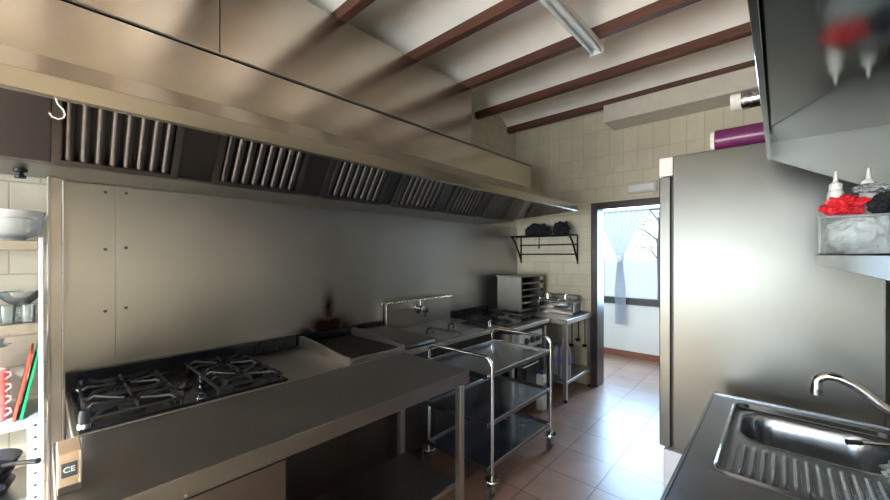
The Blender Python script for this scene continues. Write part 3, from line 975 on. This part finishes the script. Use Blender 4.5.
for (cx, sx, lab, sd) in ((-2.25, .165, 'dark crumpled cloth heaped on the left of the iron wall rack', 1), (-1.945, .095, 'dark folded cloth heaped on the right of the iron wall rack', 2)):
    d = MB().blob((cx, 4.21, 1.845+.012*(sd-1)), (sx, .085, .088), .35, 2.5, 4, sd, 1.800).build('cloth', 'dark_cloth', base=(cx, 4.21, 1.80))
    tag(d, lab, 'cloth')

# emergency light and trunking
em = thing('emergency_light', 'white emergency light box on the tiles above the doorway', 'emergency light', (-1.11, 4.39, 2.28))
MB().box(-1.25, -.96, 4.365, 4.401, 2.225, 2.345, .006).build('housing', 'cream_plastic', em)
MB().box(-1.235, -.975, 4.345, 4.366, 2.24, 2.32, .008).build('diffuser', 'white_plastic', em)
o = MB().box(-1.40, .41, 4.06, 4.401, 2.965, 3.15, .005).build('boxed_casing', 'cream_plastic')
tag(o, 'long cream boxed casing below the last ceiling beam', 'casing')

# fluorescent batten under the beams
fl = thing('fluorescent_lamp', 'twin tube fluorescent batten fixed under the dark ceiling beams', 'lamp', (-1.05, 2.3, 3.16))
MB().box(-1.09, -1.00, 1.62, 2.90, 3.128, 3.172, .006).build('batten', 'white_plastic', fl)
for x in (-1.075, -1.015):
    MB().cyl((x, 1.65, 3.108), (x, 2.87, 3.108), .013, 14).build('tube', 'white_enamel', fl)
for y in (1.63, 2.885):
    MB().box(-1.093, -.997, y-.012, y+.012, 3.09, 3.13, .004).build('end_cap', 'white_plastic', fl)

# ------------------------------------------------------------------ curtain at the passage window
cu = thing('curtain', 'white sheer curtain knotted in the middle at the passage window', 'curtain', (-1.8, 5.93, 2.2))
def cur(u, v):
    # v: 0 top .. 1 bottom ; u across
    zt, zk, zb = 2.215, 1.50, .50
    z = zt + (zb-zt)*v
    kx = -1.80
    if z > zk:
        t = (zt-z)/(zt-zk)
        l = -2.10 + (kx-.035+2.10)*(t**1.5); r = -1.40 + (kx+.035+1.40)*(t**.85)
    else:
        t = (zk-z)/(zk-zb)
        w = .035 + .045*min(1, t*2.2)
        l, r = kx-w+.01*t, kx+w+.01*t
    x = l + (r-l)*u
    amp = .012 if z > zk else .018
    y = 5.93 + amp*math.sin(u*PI*2*9 + .6*math.sin(v*7))
    return (x, y, z)
MB().grid(110, 70, cur).build('sheer', cloth_mat('sheer voile', '#dde2ee', .28), cu, 80)
MB().blob((-1.80, 5.93, 1.50), (.055, .04, .06), .2, 3, 3, 3).build('knot', cloth_mat('voile knot', '#eef0f6', .08), cu)
MB().cyl((-2.14, 5.93, 2.222), (-1.0, 5.93, 2.222), .008, 10).box(-2.125, -2.115, 5.93, 5.999, 2.214, 2.23, .001).box(-1.02, -1.01, 5.93, 5.999, 2.214, 2.23, .001).build('rod', 'white_enamel', cu)

# ------------------------------------------------------------------ fridge
fg = thing('upright_fridge', 'tall upright steel fridge beside the sink counter', 'fridge', (-.06, 2.75, 0))
GY0, GY1 = 2.42, 3.10
MB().box(-.450, .335, GY0, GY1, .44, 2.112, .003).build('body', 'fridge', fg)
MB().box(-.520, -.462, GY0+.004, GY1, .445, 2.0, .005).build('door', 'fridge', fg)
MB().box(-.463, -.449, GY0+.02, GY1-.02, .46, 2.0, 0).build('door_gasket', 'black_plastic', fg)
MB().box(-.520, -.451, GY0+.002, GY1, 2.004, 2.110, .003).build('top_panel', 'white_plastic', fg)
MB().box(-.500, .335, GY0+.006, GY1, .10, .43, .003).build('base_panel', 'white_angle', fg)
for x in (-.44, .28):
    for y in (GY0+.06, GY1-.06):
        MB().cyl((x, y, 0), (x, y, .102), .02, 12).build('foot', 'black_plastic', fg)

# things on the fridge
cbo = thing('cardboard_box', 'flat brown carton on top of the fridge behind the steel canopy', 'box', (.12, 2.62, 2.113))
MB().box(-.06, .30, 2.56, 2.78, 2.113, 2.355, .004).build('carton_body', 'carton', cbo)
MB().box(-.06, .30, 2.64, 2.70, 2.355, 2.3562, 0).build('tape', 'cream_plastic', cbo)
pr = thing('film_roll', 'purple wrapped roll of cling film on top of the fridge', 'roll', (-.05, 2.50, 2.113))
RZ = 2.113+.046
RZ0 = .052
ry = 2.488
MB().lathe([(.0, -.262), (.055, -.262), (.058, -.258), (.058, .20), (.0, .20)], (0, ry, 2.113+.0585), 28, 'x').build('film', 'purple_film', pr)
MB().lathe([(.025, -.280), (.051, -.280), (.051, -.2625), (.025, -.2625)], (0, ry, 2.113+.0585), 24, 'x', True).build('core', 'card_white', pr)
fr2 = thing('foil_roll', 'roll of kitchen foil with white core above the purple roll', 'roll', (0, 2.62, 2.33))
MB().lathe([(.018, -.16), (.044, -.16), (.048, -.155), (.048, .15), (.018, .15)], (0, 2.62, 2.3562+.049), 28, 'x', True).build('foil', 'foil', fr2)
MB().lathe([(.030, -.205), (.045, -.205), (.045, -.158), (.030, -.158)], (0, 2.62, 2.3562+.049), 24, 'x', True).build('core', 'card_white', fr2)

# ------------------------------------------------------------------ sink counter
sk = thing('sink_counter', 'stainless sink counter with pressed basin and ribbed drainer', 'sink', (.08, 1.5, 0))
SX0, SX1, SY0, SY1 = -.245, .415, .62, 2.24
ix0, ix1, iy0, iy1 = -.165, .330, 1.42, 2.165
m = MB().box(SX0, ix0, SY0, SY1, .864, .870, 0).box(ix1, SX1, SY0, SY1, .864, .870, 0)
m.box(ix0, ix1, SY0, iy0, .864, .870, 0).box(ix0, ix1, iy1, SY1, .864, .870, 0)
m.box(SX0, SX0+.006, SY0, SY1, .81, .870, .001).box(SX0, SX1, SY1-.006, SY1, .81, .874, .001)
m.box(SX0-.001, SX0+.010, SY0, SY1, .868, .8735, .002).box(SX0, SX1, SY1-.012, SY1, .868, .876, .002)
m.box(SX1-.012, SX1, SY0, SY1, .870, .93, .002)
m.build('worktop', 'sink', sk)
def rbox(x, y, x0, x1, y0, y1, r):
    """signed distance to a rounded rectangle, negative inside"""
    cx, cy = (x0+x1)/2, (y0+y1)/2
    qx, qy = abs(x-cx)-(x1-x0)/2+r, abs(y-cy)-(y1-y0)/2+r
    return math.hypot(max(qx, 0), max(qy, 0)) + min(max(qx, qy), 0) - r
def sstep(a, b_, x):
    t = max(0, min(1, (x-a)/(b_-a)))
    return t*t*(3-2*t)
def sink_h(x, y):
    d = rbox(x, y, ix0+.010, ix1-.010, iy0+.010, iy1-.010, .055)
    h = .8705
    rim = math.exp(-((d+.004)/.0055)**2)*.007
    h += rim
    inside = sstep(0, -.018, d+.006)
    h -= .011*inside
    db = rbox(x, y, -.120, .290, 1.765, 2.095, .10)
    h += math.exp(-((db)/.006)**2)*.0035
    h -= .150*sstep(.0, -.045, db)
    # drainer ribs
    rr = rbox(x, y, -.125, .290, 1.475, 1.725, .02)
    w = sstep(0, -.03, rr)
    h += w*.006*max(0, math.sin(2*PI*(x+.125)/.0265))**.7 if w > 0 else 0
    return h
m = MB().grid(200, 260, lambda u, v: (ix0+(ix1-ix0)*u, iy0+(iy1-iy0)*v, sink_h(ix0+(ix1-ix0)*u, iy0+(iy1-iy0)*v)))
m.build('basin', 'sink', sk, 60)
MB().lathe([(0, .7145), (.034, .7145), (.038, .717), (.030, .719), (0, .717)], (.085, 1.93, 0), 24).build('plughole', 'chrome', sk)
for x in (SX0+.03, SX1-.03):
    for y in (SY0+.03, SY1-.03):
        MB().box(x-.02, x+.02, y-.02, y+.02, 0, .812, .002).build('leg', 'steel', sk)
MB().box(SX0+.02, SX0+.03, SY0+.06, SY1-.06, .30, .81, .001).build('front_panel', 'steel', sk)
# mixer tap: swan neck and lever
tp = MB().lathe([(0, .860), (.027, .860), (.027, .868), (.021, .874), (.020, .93), (.014, .94), (0, .94)], (.352, 2.0, .012), 20).build('mixer_tap', 'chrome', sk)
sp = [(.352, 2.0, .93), (.345, 2.0, .955), (.325, 1.995, .985), (.267, 1.985, 1.012+.015)]
ctrl = [Vector((.352, 2.0, .94)), Vector((.335, 1.99, 1.0)), Vector((.268, 1.965, 1.012)), Vector((.21, 1.955, 1.075)), Vector((.16, 1.95, 1.105)), Vector((.125, 1.95, 1.108)), Vector((.104, 1.95, 1.085)), Vector((.100, 1.95, 1.05))]
def bez(pts, n=8):
    out = []
    P = [pts[0]] + pts + [pts[-1]]
    for i in range(1, len(P)-2):
        for k in range(n):
            t = k/n
            a, b_, c_, d_ = P[i-1], P[i], P[i+1], P[i+2]
            out.append(.5*((2*b_)+(c_-a)*t+(2*a-5*b_+4*c_-d_)*t*t+(3*b_-a-3*c_+d_)*t**3))
    out.append(pts[-1])
    return out
ctrl = [Vector((.352, 2.0, .94)), Vector((.345, 1.995, .965)), Vector((.31, 1.975, .995)), Vector((.267, 1.96, 1.022)), Vector((.21, 1.955, 1.075)), Vector((.165, 1.95, 1.100)), Vector((.128, 1.95, 1.104)), Vector((.104, 1.95, 1.085)), Vector((.100, 1.95, 1.050))]
MB().tube(bez(ctrl), .0155, 14).build('spout', 'chrome', tp)
MB().lathe([(.007, 1.030), (.0165, 1.030), (.0165, 1.052), (.007, 1.052)], (.100, 1.95, 0), 16, closed=True).build('aerator', 'dark_steel', tp)
lv = MB().tube([(.345, 1.965, .925), (.30, 1.90, .925), (.20, 1.83, .928)], [.007, .006, .005], 10).build('lever', 'chrome', tp)
MB().tube([(.20, 1.83, .928), (.165, 1.806, .928)], [.008, .009], 10).build('lever_tip', 'black_plastic', lv)

pb = MB()
pb.blob((.285, 1.70, .905), (.055, .075, .042), .28, 2.6, 4, 5, .8795)
o = pb.build('plastic_bag', 'clear_film', base=(.285, 1.70, .88)); tag(o, 'crumpled clear plastic bag on the sink drainer by the basin', 'bag')

# ------------------------------------------------------------------ wall shelf with tub, bottles and bags
ws = thing('wall_shelf', 'narrow steel wall shelf above the sink at eye height', 'shelf', (.27, 1.4, 1.53))
m = MB().box(.098, .415, .62, 1.93, 1.548, 1.552, .001).box(.098, .102, .62, 1.93, 1.518, 1.552, .001).box(.098, .415, 1.926, 1.93, 1.518, 1.552, .001)
m.build('board', 'fridge', ws)
for y in (1.75, 1.05):
    MB().prism([(.41, 1.546), (.12, 1.546), (.12, 1.525), (.41, 1.44)], 'y', y-.012, y+.012, .001).build('bracket', 'fridge', ws)
tz = 1.5525
tub = thing('plastic_tub', 'clear plastic tub stuffed with bags on the wall shelf end', 'tub', (.18, 1.79, tz))
m = MB()
tx0, tx1, ty0, ty1, th_ = .100, .256, 1.74, 1.838, .122
m.box(tx0, tx0+.004, ty0, ty1, tz, tz+th_, .001).box(tx1-.004, tx1, ty0, ty1, tz, tz+th_, .001)
m.box(tx0, tx1, ty0, ty0+.004, tz, tz+th_, .001).box(tx0, tx1, ty1-.004, ty1, tz, tz+th_, .001).box(tx0, tx1, ty0, ty1, tz, tz+.004, .001)
m.build('walls', 'clear_tub', tub)
m = MB()
m.tube([(tx0, ty0, tz+th_), (tx1, ty0, tz+th_), (tx1, ty1, tz+th_), (tx0, ty1, tz+th_)], .005, 8, True)
m.build('rim', 'clear_film', tub)
o = MB().blob((.178, 1.79, tz+.066), (.066, .038, .056), .15, 2.6, 5, 11, tz+.005).build('plastic_bag', 'grey_bag', base=(.182, 1.8, tz)); tag(o, 'crumpled grey white plastic bag inside the clear tub', 'bag')
o = MB().blob((.152, 1.785, tz+.158), (.050, .034, .034), .45, 1.8, 5, 21, tz+.124).build('plastic_bag', 'red_bag', base=(.152, 1.8, tz+.166)); tag(o, 'red plastic bag bulging out on top of the clear tub', 'bag')
o = MB().blob((.232, 1.79, tz+.155), (.024, .036, .032), .3, 2.4, 4, 31, tz+.124).build('plastic_bag', M['dark_cloth'], base=(.232, 1.81, tz+.166)); tag(o, 'dark bag lying right of the red bag over the tub', 'bag')
o = MB().blob((.222, 1.79, tz+.212), (.046, .034, .014), .35, 3.0, 4, 41).build('cling_wrap', 'clear_film', base=(.215, 1.79, tz+.24)); tag(o, 'loose clear film draped over the bags on the tub', 'film')
def sauce(x, y, lab, h=.285, mat='white_cap'):
    s_ = thing('sauce_bottle', lab, 'bottle', (x, y, tz), 'bottles behind the tub')
    MB().lathe([(0, 0), (.020, 0), (.022, .006), (.022, h-.085), (.019, h-.07), (.016, h-.066), (0, h-.066)], (x, y, tz), 22).build('bottle_body', mat, s_)
    MB().lathe([(0, h-.065), (.0175, h-.065), (.017, h-.045), (.007, h-.036), (.003, h), (0, h)], (x, y, tz), 18).build('nozzle', 'white_plastic', s_)

sauce(.144, 1.872, 'white squeeze bottle standing behind the red bag, left of two', .29)
sauce(.220, 1.872, 'white squeeze bottle standing behind the dark bag, right of two', .29)
bb = thing('detergent_bottle', 'blue bottle on the wall shelf right of the clear tub', 'bottle', (.305, 1.86, tz))
MB().lathe([(0, 0), (.034, 0), (.036, .01), (.036, .19), (.02, .225), (.013, .235), (.013, .25), (0, .25)], (.305, 1.86, tz), 22).build('bottle_body', 'blue', bb)
MB().lathe([(0, .251), (.017, .251), (.016, .278), (0, .278)], (.305, 1.86, tz), 16).build('cap', 'white_plastic', bb)

# ------------------------------------------------------------------ steel canopy over the sink
cn = thing('sink_canopy', 'polished steel canopy hanging over the sink with turned down lip', 'canopy', (.19, 1.2, 2.05))
NY0, NY1, NX0, NX1 = .30, 1.95, -.032, .415
MB().box(NX0, NX1, NY0, NY1, 1.995, 2.000, 0).build('underside', 'mirror', cn)
m = MB().box(NX0-.004, NX0, NY0, NY1, 1.932, 2.000, .001)
m.box(NX0-.004, NX0+.008, NY0, NY1, 1.929, 1.933, .001)
m.build('front_lip', 'mirror', cn)
m = MB().prism([(NX0, 2.0), (NX0, 1.932), (.21, 1.797), (NX1, 1.70), (NX1, 2.0)], 'y', NY1, NY1+.004)
m.prism([(NX0, 1.932), (.21, 1.797), (.21, 1.801), (NX0, 1.936)], 'y', NY1-.012, NY1).prism([(.21, 1.797), (NX1, 1.70), (NX1, 1.704), (.21, 1.801)], 'y', NY1-.012, NY1)
m.build('end_plate', 'fridge', cn)
MB().box(NX0, NX1, NY0, NY1, 2.000, 2.30, .003).build('casing', 'fridge', cn)

# ------------------------------------------------------------------ storage rack on the left
KX0, KX1, KY0, KY1 = -2.65, -2.30, -.80, .010
rck = thing('storage_rack', 'open storage rack with crockery at the left edge of the kitchen', 'rack', (-2.47, -.40, 0))
for z0, z1, mt in ((1.571, 1.611, 'steel'), (1.229, 1.269, 'steel'), (.835, .863, 'white_angle'), (.52, .55, 'steel')):
    m = MB().box(KX0, KX1-.003, KY0, KY1-.016, z1-.006, z1, .001)
    m.box(KX1-.006, KX1, KY0, KY1-.017, z0, z1, .002).box(KX0, KX0+.006, KY0, KY1-.017, z0, z1, .002)
    m.build('shelf_board', mt, rck)
for y in (KY0+.02, KY1-.016):
    MB().box(KX1-.014, KX1+.001, y, y+.015, .86, 1.625, .002).build('upright', 'white_angle', rck)
    MB().box(KX0, KX0+.015, y, y+.015, 0, 1.625, .002).build('upright', 'white_angle', rck)
    m = MB().box(KX1-.001, KX1+.002, y-.032, y+.015, 0, .868, .001).box(KX1-.035, KX1+.001, y+.0125, y+.015, 0, .868, .001)
    up = m.build('slotted_angle', 'white_angle', rck)
    for k in range(17 if y > -.1 else 0):
        MB().lathe([(0, 0), (.0055, 0), (.0055, .0012), (0, .0012)], (KX1+.002, y-.009, .84-.05*k), 10, 'x').build('slot_hole', 'black_plastic', up)
def bowl(x, y, z, lab, r=.13, h=.085, mat='ceramic', name='bowl', group=None):
    o = MB().lathe([(0, 0), (r*.50, 0), (r*.52, .010), (r*.70, .018), (r*.88, h*.38), (r*.935, h*.6), (r*.95, h*.75), (r, h), (r*.975, h+.001), (r*.925, h*.75), (r*.90, h*.6), (r*.82, h*.38), (r*.6, .024), (0, .016)], (x, y, z), 40).build(name, mat, base=(x, y, z))
    return tag(o, lab, name.split('_')[-1], group)
bowl(-2.46, -.105, 1.612, 'white china bowl on the top rack shelf, under another bowl', .120, .092)
bowl(-2.46, -.105, 1.647, 'white china bowl stacked uppermost on the top rack shelf', .122, .092)
def glass_dish(x, y, z, r, h, lab):
    o = MB().lathe([(0, 0), (r*.5, 0), (r*.5, .006), (.012, .012), (.010, h*.45), (r*.4, h*.55), (r*.9, h*.8), (r, h), (r*.97, h), (r*.86, h*.83), (r*.35, h*.6), (0, h*.56)], (x, y, z), 28).build('glass_coupe', 'glassware', base=(x, y, z))
    return tag(o, lab, 'glass', 'glass dishes on the middle rack shelf')
glass_dish(-2.40, -.055, 1.270, .060, .125, 'footed glass dish nearest the post on the middle rack shelf')
glass_dish(-2.55, -.075, 1.270, .060, .115, 'footed glass dish at the back of the middle rack shelf')
glass_dish(-2.36, -.175, 1.270, .052, .085, 'low glass dish at the left front of the middle rack shelf')
glass_dish(-2.53, -.215, 1.270, .055, .10, 'glass dish half cut off by the photo edge on the rack')
for k, (x, y, r) in enumerate(((-2.335, -.035, .022), (-2.345, -.092, .024))):
    o = MB().lathe([(0, 0), (r*.8, 0), (r, .07), (r*.95, .07), (r*.75, .006), (0, .006)], (x, y, 1.270), 24).build('tumbler', 'glassware', base=(x, y, 1.27))
    tag(o, ('small clear tumbler by the front upright of the rack', 'small clear tumbler second from the front upright of the rack')[k], 'glass', 'glass dishes on the middle rack shelf')
def cup(x, y, z, lab):
    c_ = thing('cup', lab, 'cup', (x, y, z), 'pink cups on the lower rack shelf')
    r = .042
    MB().lathe([(0, 0), (r*.7, 0), (r*.88, .005), (r*.95, .012), (r*.96, .04), (r, .062), (r*.945, .062), (r*.9, .03), (r*.7, .012), (0, .01)], (x, y, z), 28).build('cup_body', 'pink', c_)
    MB().tube([(x+.01, y+r*.85, z+.05), (x+.016, y+r*1.25, z+.05), (x+.016, y+r*1.32, z+.035), (x+.01, y+r*.85, z+.018)], .004, 8).build('handle', 'pink', c_)
for k in range(4):
    cup(-2.385, -.138, .8635+.0505*k, ['pink cup at the bottom of the stack on the rack', 'pink cup second from the bottom of the rack stack', 'pink cup third from the bottom of the rack stack', 'pink cup at the top of the stack on the rack'][k])
def board(y0, y1, mat, lab, h):
    # leans: foot at y0 on the shelf, head at y1
    n = Vector((0, -h, (y1-y0))).normalized()*.009
    p = [(y0, .8645), (y0+.009, .8645), (y1+.009, .8645+h), (y1, .8645+h)]
    m = MB().prism(p, 'x', -2.60, -2.325, .0015)
    o = m.build('chopping_board', mat, base=(-2.46, y0, .8645))
    return tag(o, lab, 'chopping board')
board(-.060, -.006, 'green_board', 'green chopping board leaning against the rack upright', .30)
board(-.080, -.030, 'red_board', 'red chopping board leaning beside the green board on the rack', .27)
o = MB().blob((-2.52, -.20, .985), (.10, .09, .115), .25, 2.4, 4, 51, .8645).build('dark_bag', 'dark_bag', base=(-2.5, -.2, .865)); tag(o, 'dark purple plastic bag behind the pink cups', 'bag')
o = MB().blob((-2.43, -.20, 1.180), (.09, .09, .03), .4, 3, 4, 61).build('clear_bag', 'clear_film', base=(-2.43, -.2, 1.12)); tag(o, 'crinkled clear bag above the pink cups on the rack', 'bag')
def pan(x, y, z, r, lab, hdir):
    p_ = thing('frying_pan', lab, 'pan', (x, y, z), 'dark pans on the bottom rack shelf')
    MB().lathe([(0, 0), (r*.8, 0), (r, .045), (r*.97, .046), (r*.78, .006), (0, .006)], (x, y, z), 32).build('pan_body', 'black_iron', p_)
    d = Vector(hdir).normalized()
    a = Vector((x, y, z+.04)) + d*r*.95
    MB().tube([a, a+d*.05+Vector((0, 0, .012)), a+d*.16+Vector((0, 0, .03))], [.009, .008, .011], 10).build('handle', 'black_plastic', p_)
for k in range(3):
    pan(-2.43, -.17-.02*(k < 2), .551+.050*k, .118, ['dark frying pan at the bottom of the pan pile', 'dark frying pan in the middle of the pan pile', 'dark frying pan on top of the pan pile'][k], [(1, .1, 0), (1, .35, 0), (.8, .6, 0)][k])

# ------------------------------------------------------------------ light
w = bpy.data.worlds.new('sky')
scn.world = w
w.use_nodes = True
bg = w.node_tree.nodes['Background']
bg.inputs['Color'].default_value = (.80, .90, 1.0, 1)
bg.inputs['Strength'].default_value = 1.3

def area(name, loc, rot, sx, sy, power, col):
    l = bpy.data.lights.new(name, 'AREA')
    l.shape = 'RECTANGLE'; l.size = sx; l.size_y = sy
    l.energy = power; l.color = col
    o = bpy.data.objects.new(name, l)
    COL.objects.link(o)
    o.location = loc; o.rotation_euler = rot
    return o
# daylight entering by the window behind the photographer and by the passage window
area('daylight_front', ((WX0+WX1)/2, YN-.25, (WZ0+WZ1)/2), (PI/2, 0, 0), WX1-WX0, WZ1-WZ0, 165, (.97, .98, 1.0))
area('daylight_passage', ((PX0+PX1)/2, HY-.13, (PZ0+PZ1)/2), (-PI/2, 0, 0), PX1-PX0, PZ1-PZ0, 85, (.45, .70, 1.0))

ds = area('fill_side', (XR+.62, (RY0+RY1)/2, 2.45), (0, math.radians(40), 0), 1.3, RY1-RY0, 3600, (.90, .96, 1.0))  # added fill lamp, tilted down so bounce off the floor brightens the ceiling
ds.data.spread = math.radians(65)

# ------------------------------------------------------------------ camera
cd = bpy.data.cameras.new('camera')
cam = bpy.data.objects.new('camera', cd)
COL.objects.link(cam)
cd.sensor_width = 36
cd.lens = 368/890*36
cd.shift_y = 5/890
cd.clip_start = .05
cam.location = (0, 0, 1.55)
cam.rotation_euler = (PI/2, 0, math.atan(335/368))
scn.camera = cam

scn.cycles.use_denoising = True
scn.cycles.max_bounces = 10
scn.cycles.transparent_max_bounces = 12
scn.cycles.sample_clamp_indirect = 8
scn.view_settings.view_transform = 'Standard'
scn.view_settings.look = 'None'
scn.view_settings.gamma = 1
scn.view_settings.exposure = .75
